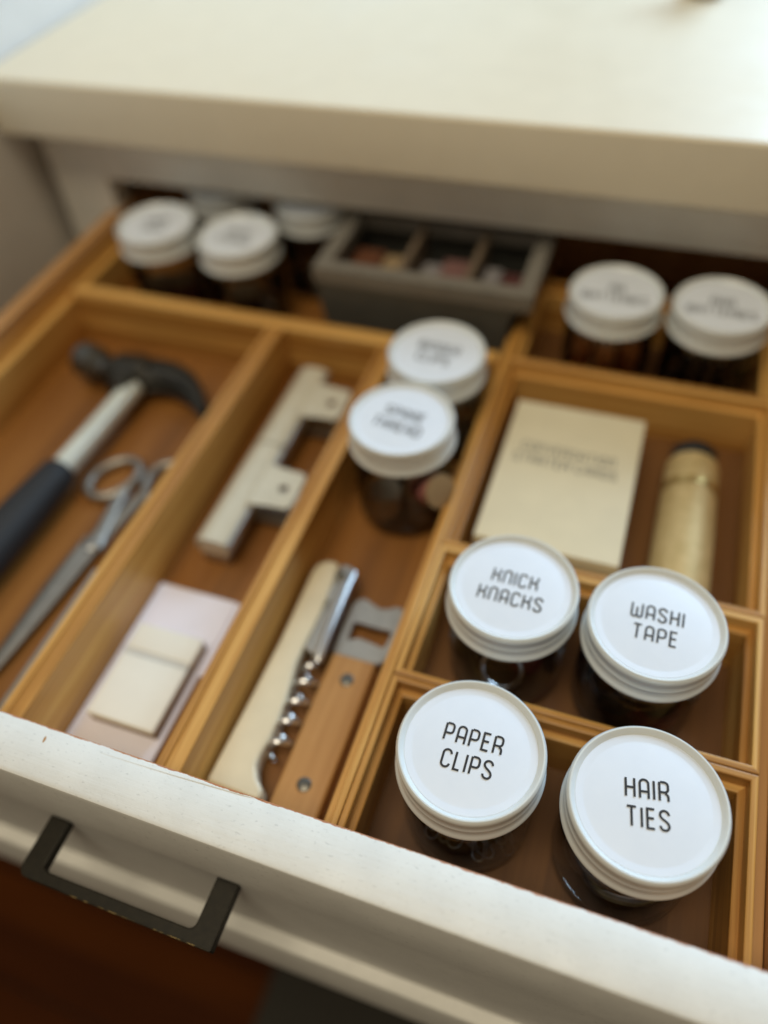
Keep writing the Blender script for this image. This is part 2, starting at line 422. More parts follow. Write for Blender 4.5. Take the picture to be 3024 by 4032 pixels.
# cabinet
cab = thing("cabinet", "white painted cabinet with a thick pale countertop, open drawer below it", "cabinet", (0, 0.43, -0.75))
cb = (0, -0.43, 0.75)
def part(name, bm, mat, parent, off, smooth=False):
    return obj(name, bm, mat, parent, smooth, loc=off)
part("countertop", box(-0.6175, 0.75, 0.400, 1.05, 0.0555, 0.104, 0.0035, 3), PAINT_TOP, cab, cb, True)
part("top_rail", box(-0.5425, 0.68, 0.430, 0.452, 0.0078, 0.0553, 0.0012), PAINT_CAB, cab, cb)
part("stile", box(-0.604, -0.5427, 0.430, 0.452, -0.75, 0.0553, 0.0012), PAINT_CAB, cab, cb)
part("stile", box(0.070, 0.13, 0.430, 0.452, -0.75, 0.0076, 0.0012), PAINT_CAB, cab, cb)
part("lower_rail", box(-0.5425, 0.0698, 0.430, 0.452, -0.325, -0.285, 0.0012), PAINT_CAB, cab, cb)
part("side_panel", box(-0.603, -0.585, 0.4522, 1.0, -0.75, 0.0553), PAINT_CAB, cab, cb)
part("side_panel", box(0.66, 0.679, 0.4522, 1.0, -0.75, 0.0553), PAINT_CAB, cab, cb)
part("back_panel", box(-0.5848, 0.6598, 0.97, 0.985, -0.75, 0.0553), PAINT_CAB, cab, cb)
# small turned foot of something standing on the countertop, at the frame's top edge
ft = tag(obj("wooden_knob", lathe([(0, 0), (0.012, 0), (0.0165, 0.003), (0.0175, 0.008), (0.015, 0.014), (0.009, 0.018), (0.008, 0.024), (0.014, 0.030), (0.0165, 0.038), (0.013, 0.046), (0, 0.049)], 40), plain("olive wood", (0.30, 0.25, 0.12), 0.5), None, True, loc=(-0.052, 0.672, 0.1042)),
         "small olive wooden knob standing at the far edge of the white countertop", "knob")

# ================================================================== DRAWER
ZF = -0.0855
dr = thing("drawer", "white fronted drawer pulled open, brown wooden inside and dark bar handle", "drawer", (-0.24, 0.19, -0.25))
do = (0.24, -0.19, 0.25)
# front: rail, panel and lower rail swept along x; built as one profile per piece
def xprism(prof, x0, x1, bev=0.0):
    b = bmesh.new()
    A = [b.verts.new((x0, y, z)) for y, z in prof]; B = [b.verts.new((x1, y, z)) for y, z in prof]; n = len(prof)
    for i in range(n): b.faces.new((A[i], A[(i + 1) % n], B[(i + 1) % n], B[i]))
    b.faces.new(A); b.faces.new(B)
    return b
XL, XR = -0.541, 0.068
part("front_rail", xprism([(-0.0755, -0.0585), (-0.0755, -0.0022), (-0.0749, -0.0007), (-0.0733, 0.0), (-0.0507, 0.0), (-0.0500, -0.0005), (-0.0498, -0.0585)], XL, XR), PAINT_FRONT, dr, do, True)
part("front_panel", xprism([(-0.0748, -0.163), (-0.0744, -0.0588), (-0.0498, -0.0588), (-0.0498, -0.163)], XL, XR), PAINT_FRONT, dr, do)
part("front_lower_rail", xprism([(-0.0832, -0.249), (-0.0832, -0.1655), (-0.0826, -0.1640), (-0.0815, -0.1633), (-0.0498, -0.1632), (-0.0498, -0.249)], XL, XR), PAINT_FRONT, dr, do, True)
part("side_panel", box(-0.5535, -0.5385, -0.0496, 0.55, -0.13, -0.0245, 0.002), FLX, dr, do)
part("side_panel", box(0.0645, 0.078, -0.0496, 0.55, -0.13, -0.0245, 0.002), FLX, dr, do)
part("back_panel", box(-0.5383, 0.0643, 0.536, 0.549, -0.13, -0.030, 0.002), FLX, dr, do)
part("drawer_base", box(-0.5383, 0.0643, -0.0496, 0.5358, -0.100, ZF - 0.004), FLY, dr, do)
part("cleat", box(0.0585, 0.0640, -0.0490, 0.5355, -0.0893, -0.052, 0.0008), FLX, dr, do)
# handle
def handle():
    zt, zb = -0.0672, -0.0742
    outer = [(-0.2890, -0.0746), (-0.2890, -0.1005)] + arc(-0.2840, -0.1010, 0.005, 180, 270, 5) + [(-0.1790, -0.1060), (-0.1762, -0.1060), (-0.1762, -0.0746), (-0.1885, -0.0746)]
    inner = [(-0.1885, -0.0965)] + arc(-0.1920, -0.0965, 0.0035, 0, -90, 4)[1:] + [(-0.2745, -0.1000), (-0.2770, -0.0985), (-0.2772, -0.0746)]
    return extrude_poly(outer + inner, zb, zt, 0.0007, 2)
hd = part("handle", handle(), BRONZE, dr, do)
def wear():
    m, nt, b = nodes("worn bronze"); n = noise(nt, objco(nt, (1, 1, 1)), 260, 4)
    L(nt, ramp(nt, n, [(0.5, (0.02, 0.018, 0.012)), (0.62, (0.30, 0.22, 0.09))]), b.inputs["Base Color"]); b.inputs["Metallic"].default_value = 0.7; b.inputs["Roughness"].default_value = 0.4
    return m
part("worn_edge", tube([(-0.262, -0.10595, -0.0678), (-0.177, -0.10595, -0.0678)], 0.00035, 6), wear(), hd, (0, 0, 0))
# bare-wood chip and hairline crack on the top edge
part("paint_chip", extrude_poly([(-0.2745, -0.0575), (-0.2738, -0.0578), (-0.2735, -0.0560), (-0.2743, -0.0545), (-0.2749, -0.0555)], -0.0004, 0.00012), plain("bare wood", (0.45, 0.25, 0.11), 0.8), dr, do)

part("paint_ridge", tube([(-0.2561, -0.0541, -0.0003), (-0.2057, -0.0525, -0.0003), (-0.1700, -0.0508, -0.0003), (-0.1604, -0.0502, -0.0004)], [0.0003, 0.0005, 0.0006, 0.0004], 6), PAINT_FRONT, dr, do, True)
# ================================================================== ORGANISERS
ZT = -0.035
def rim_prof(t, zb, zt, r=0.0009):
    return [(0.0001, zb), (0.0001, zt - r), (0.0001 + r * 0.3, zt - r * 0.3), (0.0001 + r, zt), (t - r, zt), (t - r * 0.3, zt - r * 0.3), (t, zt - r), (t, zb)]
def liner_prof(t0, t1, zb, zt, r=0.0008):
    return [(t0, zb), (t0, zt), (t1 - r, zt), (t1 - r * 0.3, zt - r * 0.3), (t1, zt - r), (t1, zb)]

def bin_box(name, label, x0, x1, y0, y1, zbase=-0.0893, sides='SNWE', cat="box", group=None, floorz=-0.0803):
    cx, cy = (x0 + x1) / 2, (y0 + y1) / 2
    t = thing(name, label, cat, (cx, cy, zbase), 0, group); o = (-cx, -cy, -zbase)
    for s in sides:
        mt = BX if s in 'SN' else BY
        obj("rim_wall", wall(x0, x1, y0, y1, s, rim_prof(0.0038, zbase, ZT)), mt, t, loc=o)
        obj("inner_ledge", wall(x0, x1, y0, y1, s, liner_prof(0.0038, 0.0076, zbase, ZT - 0.009)), mt, t, loc=o)
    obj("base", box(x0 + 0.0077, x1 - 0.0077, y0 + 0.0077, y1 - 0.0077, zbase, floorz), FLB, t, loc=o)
    return t

GB = "stackable bamboo boxes along the right of the drawer"
bin_box("bamboo_box", "front bamboo box holding the PAPER CLIPS and HAIR TIES jars", -0.1327, 0.0550, -0.0478, 0.0444, group=GB)
bin_box("bamboo_box", "second bamboo box holding the KNICK KNACKS and WASHI TAPE jars", -0.1327, 0.0550, 0.0448, 0.1370, group=GB)
bin_box("bamboo_box", "large bamboo box holding the cream card box and brass tube", -0.1327, 0.0550, 0.1374, 0.3215, group=GB)
bin_box("bamboo_box", "rear bamboo box in the shade of the counter holding two battery jars", -0.1327, 0.0550, 0.3219, 0.4300, group=GB)

# long tray with dividers
tx0, tx1, ty0, ty1 = -0.5382, -0.1330, -0.0478, 0.5340
tr = thing("organizer_tray", "large bamboo tray with two long dividers and a cross divider", "tray", (-0.335, 0.24, -0.0893)); to = (0.335, -0.24, 0.0893)
for s in 'SNWE':
    mt = BX if s in 'SN' else BY
    obj("rim_wall", wall(tx0, tx1, ty0, ty1, s, rim_prof(0.0038, -0.0893, ZT)), mt, tr, loc=to)
    if s != 'S': obj("inner_ledge", wall(tx0, tx1, ty0, ty1, s, liner_prof(0.0038, 0.0088 if s != 'W' else 0.0110, -0.0893, ZT - 0.009)), mt, tr, loc=to)
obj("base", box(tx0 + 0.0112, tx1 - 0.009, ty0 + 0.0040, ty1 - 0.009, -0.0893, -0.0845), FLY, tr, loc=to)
CY0, CY1 = 0.3150, 0.3285
obj("cross_divider", box(tx0 + 0.0112, tx1 - 0.009, CY0, CY1, -0.0844, ZT - 0.0006, 0.0015, 3), BX, tr, loc=to)
for x0, x1 in ((-0.3318, -0.3180), (-0.2335, -0.2195)):
    obj("divider", box(x0, x0 + 0.0046, ty0 + 0.0039, CY0 - 0.0002, -0.0844, ZT - 0.0004, 0.0007, 2), BY, tr, loc=to)
    obj("divider", box(x0 + 0.0047, x1, ty0 + 0.0039, CY0 - 0.0002, -0.0844, ZT - 0.0012, 0.0012, 2), BY, tr, loc=to)

# ================================================================== JARS
LIDP = [(0.0, -0.0003), (0.0305, -0.0003), (0.0311, 0.0002), (0.0317, 0.0010), (0.0323, 0.0018), (0.0329, 0.0023), (0.0335, 0.0023), (0.0342, 0.0015), (0.03468, 0.0002), (0.0345, -0.0020),
        (0.0340, -0.0040), (0.03385, -0.0060), (0.0342, -0.0072), (0.0345, -0.0080), (0.0341, -0.0090), (0.0340, -0.0110), (0.0343, -0.0128), (0.0349, -0.0140), (0.0355, -0.0148), (0.0358, -0.0158), (0.0355, -0.0168), (0.0347, -0.0172), (0.0335, -0.0170), (0.0333, -0.0020), (0.0, -0.0020)]
BODYP = [(0.0, -0.0790), (0.022, -0.0788), (0.0275, -0.0797), (0.0305, -0.0792), (0.0328, -0.0770), (0.0336, -0.0735), (0.0337, -0.0300), (0.0335, -0.0235), (0.0326, -0.0200), (0.0322, -0.0175), (0.0320, -0.0030)]
LABP = [(0.0, 0.0), (0.0268, 0.0), (0.0272, -0.00008), (0.0277, 0.0), (0.0305, 0.0), (0.03065, -0.0002)]
lid_me = None; body_me = None; lab_me = None
JG = "clear jars with white screw lids"
def jar(label, x, y, lines, rot=0.0, z=0.0, ink=INK):
    global lid_me, body_me, lab_me
    t = thing("jar", label, "jar", (x, y, z - 0.0800), 0, JG); o = (0, 0, 0.0800)
    if lid_me is None:
        b = obj("jar_body", lathe(BODYP, 72, cap=False), CLEAR, t, True, loc=o); body_me = b.data
        l = obj("lid", lathe(LIDP, 96, cap=False), LIDM, t, True, loc=o); lid_me = l.data
        d = obj("label_disc", lathe(LABP, 96, cap=False), LABELM, l, True); lab_me = d.data
    else:
        obj("jar_body", body_me, None, t, loc=o); l = obj("lid", lid_me, None, t, loc=o); obj("label_disc", lab_me, None, l)
    l.rotation_euler = (0, 0, rot)
    if lines: obj("lettering", lettering(lines, 0.0083, 0.0126), ink, l, loc=(0, -0.0009, 0))
    return t
jar("jar with PAPER CLIPS printed on its white lid, front left box corner", -0.0783, 0.0006, ["PAPER", "CLIPS"], 0.01)
jar("jar with HAIR TIES printed on its white lid, nearest the drawer front", 0.0005, 0.0008, ["HAIR", "TIES"], math.radians(9))
jar("jar with KNICK KNACKS printed on its white lid", -0.0800, 0.0938, ["KNICK", "KNACKS"], -0.01)
jar("jar with WASHI TAPE printed on its white lid", -0.0061, 0.0929, ["WASHI", "TAPE"], 0.0)
jar("jar behind the corkscrew, front one of the pair with pink thread inside", -0.1779, 0.2010, ["SPARE", "THREAD"], math.radians(-8))
jar("jar right against the cross divider, behind the pink thread jar", -0.1752, 0.2720, ["BINDER", "CLIPS"], math.radians(-5))
jar("jar of copper batteries in the rear bamboo box", -0.0664, 0.3726, ["AA", "BATTERIES"], 0.0)
jar("jar of thin batteries at the right frame edge in the rear box", 0.0082, 0.3735, ["AAA", "BATTERIES"], 0.0)
jar("jar at the rear left corner beside the drawer side", -0.4645, 0.3800, ["TAPE", "PINS"], math.radians(14))
jar("jar between the corner jar and the grey box, rear left", -0.3840, 0.3790, ["GLUE", "STICKS"], math.radians(-4))
jar("shaded jar behind the corner jar, left under the counter rail", -0.4380, 0.4590, ["CHALK", "PENS"], 0.05)
jar("shaded jar behind the second jar, nearest the grey box", -0.3440, 0.4500, ["SALT", "TABS"], -0.05)

# ---- jar contents
JB = -0.0788
# paper clips
def clip_path(z=0.0):
    p = []
    p += [(0.0035, -0.010, z), (0.0035, 0.009, z)] + [(x, y, z) for x, y in arc(0, 0.009, 0.0035, 0, 180, 8)][1:] + [(-0.0035, -0.011, z)]
    p += [(x, y, z + 0.0004) for x, y in arc(-0.0007, -0.011, 0.0028, 180, 360, 8)][1:] + [(0.0021, 0.006, z + 0.0004)]
    p += [(x, y, z + 0.0004) for x, y in arc(0.0, 0.006, 0.0021, 0, 180, 8)][1:] + [(-0.0021, -0.006, z)]
    return p
pcm = None
for i in range(52):
    a, r = random.uniform(0, 2 * PI), 0.021 * math.sqrt(random.random())
    x, y = -0.0783 + r * math.cos(a), 0.0006 + r * math.sin(a)
    rot = (random.uniform(-0.5, 0.5), random.uniform(-0.5, 0.5), random.uniform(0, PI))
    zz = JB + 0.006 + random.random() * 0.024
    if pcm is None: o = obj("paper_clip", tube(clip_path(), 0.00055, 6), CHROME, None, True, (x, y, zz), rot); pcm = o.data
    else: o = obj("paper_clip", pcm, None, None, False, (x, y, zz), rot)
    tag(o, "silver paper clip inside the jar labelled PAPER CLIPS", "paper clip", "paper clips in their jar")
# hair ties
htm = None
for i in range(9):
    a, r = random.uniform(0, 2 * PI), 0.010 * math.sqrt(random.random())
    p = (0.0005 + r * math.cos(a), 0.0008 + r * math.sin(a), JB + 0.004 + i * 0.0021)
    rot = (random.uniform(-0.35, 0.35), random.uniform(-0.35, 0.35), 0)
    if htm is None:
        ring = [(0.019 * math.cos(2 * PI * k / 28), 0.017 * math.sin(2 * PI * k / 28), 0.0012 * math.sin(6 * PI * k / 28)) for k in range(28)]
        o = obj("hair_tie", tube(ring, 0.0021, 8, closed=True), ELASTIC, None, True, p, rot); htm = o.data
    else: o = obj("hair_tie", htm, None, None, False, p, rot)
    tag(o, "brown elastic hair tie inside the jar labelled HAIR TIES", "hair tie", "hair ties in their jar")
# washi tape rolls
wm = None
for i, (dx, dy, k) in enumerate(((-0.012, 0.004, 0), (0.013, -0.004, 0), (-0.010, -0.006, 1), (0.012, 0.006, 1), (0, 0, 2))):
    mt = (SLATE, RED, DARK, TAN, SLATE)[i]
    b = lathe([(0.0125, 0), (0.0160, 0), (0.0160, 0.012), (0.0125, 0.012), (0.0125, 0)], 36, cap=False)
    o = obj("tape_roll", b, mt, None, True, (-0.0061 + dx, 0.0929 + dy, JB + 0.0003 + k * 0.0125), (0, 0, 0))
    tag(o, ("slate tape roll low in the WASHI TAPE jar, left", "dark red tape roll low in the WASHI TAPE jar, right", "black tape roll midway up the WASHI TAPE jar, left", "tan tape roll midway up the WASHI TAPE jar, right", "slate tape roll on top inside the WASHI TAPE jar")[i], "tape roll", "tape rolls in their jar")
# knick knacks
for i, (nm, mt, b, p, lab) in enumerate((
        ("keyring", CHROME, tube([(0.011 * math.cos(2 * PI * k / 24), 0.011 * math.sin(2 * PI * k / 24), 0) for k in range(24)], 0.0011, 8, closed=True), (-0.078, 0.071, JB + 0.030), "small steel keyring against the wall of the KNICK KNACKS jar"),
        ("bead", DARK, lathe([(0, -0.008), (0.006, -0.006), (0.008, 0), (0.006, 0.006), (0, 0.008)], 24), (-0.093, 0.094, JB + 0.0085), "black bead at the bottom of the KNICK KNACKS jar"),
        ("bobbin", RED, lathe([(0, 0), (0.010, 0), (0.010, 0.0015), (0.006, 0.002), (0.006, 0.014), (0.010, 0.0145), (0.010, 0.016), (0, 0.016)], 28), (-0.068, 0.098, JB + 0.0003), "dark red bobbin standing in the KNICK KNACKS jar"),
        ("button", TAN, lathe([(0, 0), (0.010, 0), (0.011, 0.0012), (0.010, 0.0028), (0.008, 0.0022), (0, 0.0022)], 28), (-0.080, 0.112, JB + 0.0003), "tan button lying in the KNICK KNACKS jar"))):
    tag(obj(nm, b, mt, None, True, p, (0.9 if nm == "keyring" else 0, 0, 0)), lab, nm)
# thread spools in the pink thread jar
def spool(mt, p, lab, rot=(0, 0, 0), s=1.0):
    t = thing("thread_spool", lab, "spool", p, 0, "thread spools in jars"); t.rotation_euler = rot
    obj("thread", lathe([(0, 0.003 * s), (0.0105 * s, 0.003 * s), (0.0115 * s, 0.012 * s), (0.0105 * s, 0.021 * s), (0, 0.021 * s)], 32), mt, t, True)
    obj("core", lathe([(0, 0), (0.0115 * s, 0), (0.0115 * s, 0.002 * s), (0.004 * s, 0.003 * s), (0.004 * s, 0.021 * s), (0.0115 * s, 0.022 * s), (0.0115 * s, 0.024 * s), (0, 0.024 * s)], 32), TAN, t, True)
spool(PINK, (-0.163, 0.188, JB + 0.036), "pink thread spool high at the right in its jar", (0.5, 1.1, 0))
spool(SLATE, (-0.161, 0.192, JB + 0.0005), "slate thread spool at the right bottom of the pink thread jar")
spool(TAN, (-0.188, 0.186, JB + 0.0005), "tan thread spool at the left bottom of the pink thread jar")
spool(DARK, (-0.178, 0.216, JB + 0.0005), "black thread spool at the back of the pink thread jar")
spool(TAN, (-0.165, 0.262, JB + 0.026), "tan thread spool high in the jar by the cross divider", (0.3, 0, 0))
spool(DARK, (-0.170, 0.268, JB + 0.0005), "black thread spool at the bottom of the jar by the cross divider")
# batteries
bm_ = None
def battery(p, lab, r=0.0071, h=0.050, rot=(0, 0, 0)):
    t = thing("battery", lab, "battery", p, 0, "batteries standing in jars"); t.rotation_euler = rot
    obj("wrap", lathe([(0, 0.018), (r, 0.018), (r, h - 0.001), (r * 0.8, h), (0, h)], 28), COPPER, t, True)
    obj("casing", lathe([(0, 0), (r * 0.9, 0), (r, 0.001), (r, 0.0178), (0, 0.0178)], 28), DARK, t, True)
    obj("terminal", lathe([(0, h), (r * 0.38, h), (r * 0.38, h + 0.0016), (0, h + 0.0018)], 20), CHROME, t, True)
k = 0
AAL = ("left front", "middle front", "right front", "left back", "middle back", "right back", "centre")
for i, (dx, dy) in enumerate(((-0.017, -0.018), (0.001, -0.023), (0.019, -0.016), (-0.019, 0.012), (0.0, 0.022), (0.018, 0.012), (0.0, 0.0))):
    battery((-0.0664 + dx, 0.3726 + dy, JB + 0.0004), "copper topped battery, %s of the left battery jar" % AAL[i])
for i, (dx, dy) in enumerate(((-0.014, -0.014), (0.010, -0.018), (0.0, 0.004))):
    t = thing("battery", "thin dark battery, %s of the right battery jar" % ("left front", "right front", "middle")[i], "battery", (0.0082 + dx, 0.3735 + dy, JB + 0.0004), 0, "batteries standing in jars")
    obj("casing", lathe([(0, 0), (0.005, 0), (0.0052, 0.001), (0.0052, 0.0425), (0, 0.043)], 24), DARK, t, True)
    obj("terminal", lathe([(0, 0.043), (0.002, 0.043), (0.002, 0.0445), (0, 0.0446)], 16), CHROME, t, True)
# rear left jars
for p, mt, lab in (((-0.470, 0.366, JB), SLATE, "slate thread spool in the rear left corner jar"), ((-0.450, 0.372, JB), PINK, "pink thread spool in the rear left corner jar"), ((-0.384, 0.371, JB), DARK, "black thread spool in the second rear left jar")):
    spool(mt, (p[0], p[1], p[2] + 0.0004), lab, (0, 0, 0), 1.25)

# ================================================================== THINGS IN THE COMPARTMENTS
TF = -0.0845   # tray base
# ---- hammer (lies on its side, handle towards the viewer)
hm = thing("hammer", "claw hammer with black rubber grip and pale steel shaft, left compartment", "hammer", (-0.432, 0.25, TF))
ho = (0.432, -0.25, -TF)
ax = lambda s: Vector((-0.4295 - 0.013 * (1 - s), -0.045 + (0.245 + 0.045) * s, -0.066))
def at(s, dz=0.0): v = ax(s); return (v.x, v.y, v.z + dz)
obj("shaft", tube([at(0.55), at(0.7), at(0.85), at(1.0)], [0.0092, 0.0090, 0.0088, 0.0090], 20), PALESTEEL, hm, True, ho)
obj("grip", tube([at(0.0), at(0.01), at(0.04), at(0.12), at(0.25), at(0.38), at(0.5), at(0.61), at(0.655), at(0.665)], [0.012, 0.0155, 0.0172, 0.0172, 0.0165, 0.0168, 0.0160, 0.0142, 0.0130, 0.0105], 24, flat=(1.0, 0.95)), RUBBER, hm, True, ho)
hx, hy, hz = -0.4400, 0.259, -0.0650
obj("head", tube([(hx - 0.0235, hy - 0.0005, hz), (hx - 0.019, hy - 0.001, hz), (hx - 0.012, hy - 0.001, hz), (hx + 0.012, hy + 0.001, hz), (hx + 0.019, hy + 0.002, hz)], [0.0098, 0.0100, 0.0165, 0.0165, 0.0135], 8, flat=(1.12, 0.95)), BLACKIRON, hm, False, ho)
obj("socket", tube([(hx + 0.0035, hy - 0.026, hz), (hx + 0.0035, hy - 0.015, hz)], [0.0112, 0.0135], 16), BLACKIRON, hm, True, ho)
obj("striking_face", tube([(hx - 0.0200, hy - 0.001, hz), (hx - 0.029, hy + 0.001, hz), (hx - 0.031, hy + 0.0015, hz), (hx - 0.0335, hy + 0.0022, hz), (hx - 0.0500, hy + 0.0070, hz), (hx - 0.0515, hy + 0.0074, hz)], [0.0102, 0.0098, 0.0120, 0.0152, 0.0155, 0.0140], 32), DSTEEL, hm, True, ho)
for sg in (-1, 1):
    cp = []
    for i in range(15):
        a = i / 14
        cp.append((hx + 0.016 + 0.072 * a, hy + 0.002 + 0.011 * math.sin(a * PI * 0.62) - 0.046 * a * a, hz + sg * (0.0048 + 0.0035 * a)))
    obj("claw", tube(cp, [0.0138 * (1 - i / 14) ** 0.8 + 0.0018 for i in range(15)], 12, flat=(1.0, 0.36)), BLACKIRON, hm, True, ho)

# ---- scissors
ss = thing("scissors", "steel scissors with two open finger loops beside the hammer", "scissors", (-0.385, 0.09, TF))
so = (0.385, -0.09, -TF); sz = -0.0800
def loop(cx, cy, rx_, ry_, ang, z):
    p = []
    for k in range(32):
        a = 2 * PI * k / 32; x, y = rx_ * math.cos(a), ry_ * math.sin(a)
        p.append((cx + x * math.cos(ang) - y * math.sin(ang), cy + x * math.sin(ang) + y * math.cos(ang), z))
    return p
obj("finger_loop", tube(loop(-0.4005, 0.1600, 0.0155, 0.0215, -0.45, sz), 0.0036, 10, closed=True), SCISS, ss, True, so)
obj("finger_loop", tube(loop(-0.3565, 0.1650, 0.0160, 0.0215, 0.35, sz + 0.0012), 0.0036, 10, closed=True), SCISS, ss, True, so)
obj("shank", tube([(-0.3865, 0.152, sz + 0.001), (-0.3835, 0.132, sz + 0.002), (-0.380, 0.112, sz + 0.0022), (-0.3785, 0.096, sz + 0.0022)], [0.0042, 0.0048, 0.0055, 0.0085], 12, flat=(1, 0.42)), SCISS, ss, True, so)
obj("shank", tube([(-0.3700, 0.156, sz), (-0.3735, 0.132, sz), (-0.3775, 0.112, sz - 0.0012), (-0.3800, 0.096, sz - 0.0018)], [0.0042, 0.0048, 0.0055, 0.0085], 12, flat=(1, 0.42)), SCISS, ss, True, so)
obj("blade", extrude_poly([(-0.3880, 0.104), (-0.3722, 0.104), (-0.3738, 0.080), (-0.3772, 0.040), (-0.3812, 0.000), (-0.3862, -0.035), (-0.3885, -0.036), (-0.3880, 0.010), (-0.3878, 0.060)], sz + 0.0008, sz + 0.0030, 0.0006), SCISS, ss, False, so)
obj("blade", extrude_poly([(-0.3920, 0.101), (-0.3800, 0.101), (-0.3830, 0.060), (-0.3860, 0.010), (-0.3905, -0.036), (-0.3925, -0.035), (-0.3938, 0.010), (-0.3945, 0.060)], sz - 0.0030, sz - 0.0006, 0.0006), DSTEEL, ss, False, so)
obj("pivot_screw", lathe([(0, 0), (0.0042, 0), (0.0040, 0.0010), (0.0030, 0.0015), (0, 0.0015)], 24), CHROME, ss, True, (-0.3795 + 0.385, 0.0965 - 0.09, sz + 0.0031 - TF))
# thin strip by the divider
tag(obj("metal_slat", box(-0.3690, -0.3610, -0.040, 0.082, TF + 0.0003, TF + 0.0030, 0.0006), STEEL), "thin grey metal file lying flat between the scissors and the divider", "slat")

# ---- bulldog clips
def bulldog(y0, y1, ty, lab):
    t = thing("bulldog_clip", lab, "clip", (-0.285, (y0 + y1) / 2, TF), 0, "bulldog clips in a row"); o = (0.285, -(y0 + y1) / 2, -TF)
    xa, xb, zt = -0.3005, -0.2745, -0.0580
    # folded sheet body: roof, spine at the left, lower jaw
    prof = [(xa, -0.0700), (xa + 0.0015, -0.0610), (xa + 0.0045, zt - 0.0004), (xa + 0.009, zt + 0.0006), (xa + 0.014, zt + 0.0008), (xb - 0.006, zt + 0.0004), (xb - 0.0022, zt - 0.0010), (xb - 0.0004, zt - 0.005), (xb - 0.0025, -0.0735)]
    b = bmesh.new(); th = 0.0011
    inn = [(xa + th, -0.0700), (xa + 0.0015 + th, -0.0612), (xa + 0.0050, zt - 0.0004 - th), (xa + 0.009, zt + 0.0006 - th), (xa + 0.014, zt + 0.0008 - th), (xb - 0.006, zt + 0.0004 - th), (xb - 0.0030, zt - 0.0014 - th), (xb - 0.0004 - th, zt - 0.006), (xb - 0.0025 - th, -0.0735)]
    P = prof + inn[::-1]
    A = [b.verts.new((x, y0, z)) for x, z in P]; B = [b.verts.new((x, y1, z)) for x, z in P]; n = len(P)
    for i in range(n): b.faces.new((A[i], A[(i + 1) % n], B[(i + 1) % n], B[i]))
    for i in range(len(prof) - 1):
        for Q in (A, B): b.faces.new((Q[i], Q[i + 1], Q[n - 2 - i], Q[n - 1 - i]))
    obj("spring_body", b, IVORYM, t, True, o)
    for ya, yb in ((y0 + 0.0006, y0 + 0.0022), (y1 - 0.0022, y1 - 0.0006)):
        e_ = bmesh.new(); q = [(xa + 0.002, -0.0735), (xa + 0.0036, -0.0615), (xa + 0.0068, zt - 0.0016), (xb - 0.0055, zt - 0.0016), (xb - 0.0022, zt - 0.006), (xb - 0.0045, -0.0735)]
        A2 = [e_.verts.new((x, ya, z)) for x, z in q]; B2 = [e_.verts.new((x, yb, z)) for x, z in q]
        for i in range(6): e_.faces.new((A2[i], A2[(i + 1) % 6], B2[(i + 1) % 6], B2[i]))
        e_.faces.new(A2); e_.faces.new(B2)
        obj("end_plate", e_, IVORYM, t, False, o)
    obj("rolled_edge", tube([(xb - 0.0002, y0 + 0.0004, zt - 0.0026), (xb - 0.0002, y1 - 0.0004, zt - 0.0026)], 0.0019, 12), STEEL, t, True, o)
    obj("jaw", box(xa + 0.0015, xb - 0.004, y0 + 0.001, y1 - 0.001, TF + 0.0004, TF + 0.012, 0.0025, 3), STEEL, t, True, o)
    # upper tab with a hole
    def tabring(hx_, r, n=24): return [(hx_ + r * math.cos(2 * PI * k / n), ty + r * math.sin(2 * PI * k / n)) for k in range(n)]
    hxc = -0.2570; outer = []
    for k in range(24):
        a = 2 * PI * k / 24; c, s_ = math.cos(a), math.sin(a)
        sx, sy = (0.0115 if c > 0 else 0.0195), (0.0172 if c > 0 else 0.0172 + 0.006 * abs(c))
        e = 0.34
        outer.append((hxc + sx * math.copysign(abs(c) ** e, c), ty + sy * math.copysign(abs(s_) ** e, s_)))
    tb = extrude_poly(outer, 0, 0.0012, 0, 1, tabring(hxc, 0.0036))
    obj("tab", tb, IVORYM, t, False, (o[0], o[1], zt + 0.0009 + o[2]))
    lo = extrude_poly([(-0.2790, ty - 0.016), (-0.2420, ty - 0.0155), (-0.2405, ty - 0.012), (-0.2405, ty + 0.012), (-0.2420, ty + 0.0155), (-0.2790, ty + 0.016)], 0, 0.0012)
    obj("tab", lo, STEEL, t, False, (o[0], o[1], TF + 0.006 + o[2]))
    return t
bulldog(0.2090, 0.2980, 0.2600, "ivory bulldog clip further back in its compartment")
bulldog(0.1120, 0.2075, 0.1680, "ivory bulldog clip nearer the white card stack")

# ---- paper pad and ivory box
pad = thing("paper_pad", "flat white paper pad under the ivory box", "pad", (-0.281, 0.026, TF)); po = (0.281, -0.026, -TF)
obj("lilac_sheet", box(-0.3172, -0.2400, 0.0300, 0.0855, TF + 0.0002, TF + 0.0012, 0.0002), PAPER, pad, False, po)
obj("sheets", box(-0.3170, -0.2585, -0.0378, 0.0853, TF + 0.0013, TF + 0.0030, 0.0002), PAPER, pad, False, po)
ib = thing("card_box", "small ivory card box with a grey seam on the paper pad", "box", (-0.284, 0.0155, TF + 0.0031)); io = (0.284, -0.0155, -TF - 0.0031)
obj("brown_base", box(-0.3066, -0.2618, -0.0158, 0.0476, TF + 0.0031, TF + 0.0100), BROWN, ib, False, io)  # lower part in one even brown, under the ivory lid
obj("lid", box(-0.3073, -0.2612, -0.0165, 0.0262, TF + 0.0101, TF + 0.0145, 0.0016, 3), CARD, ib, True, io)
obj("seam_band", box(-0.3071, -0.2614, 0.0263, 0.0296, TF + 0.0101, TF + 0.0142), CARD2, ib, False, io)
obj("lid", box(-0.3073, -0.2612, 0.0297, 0.0482, TF + 0.0101, TF + 0.0145, 0.0016, 3), CARD, ib, True, io)

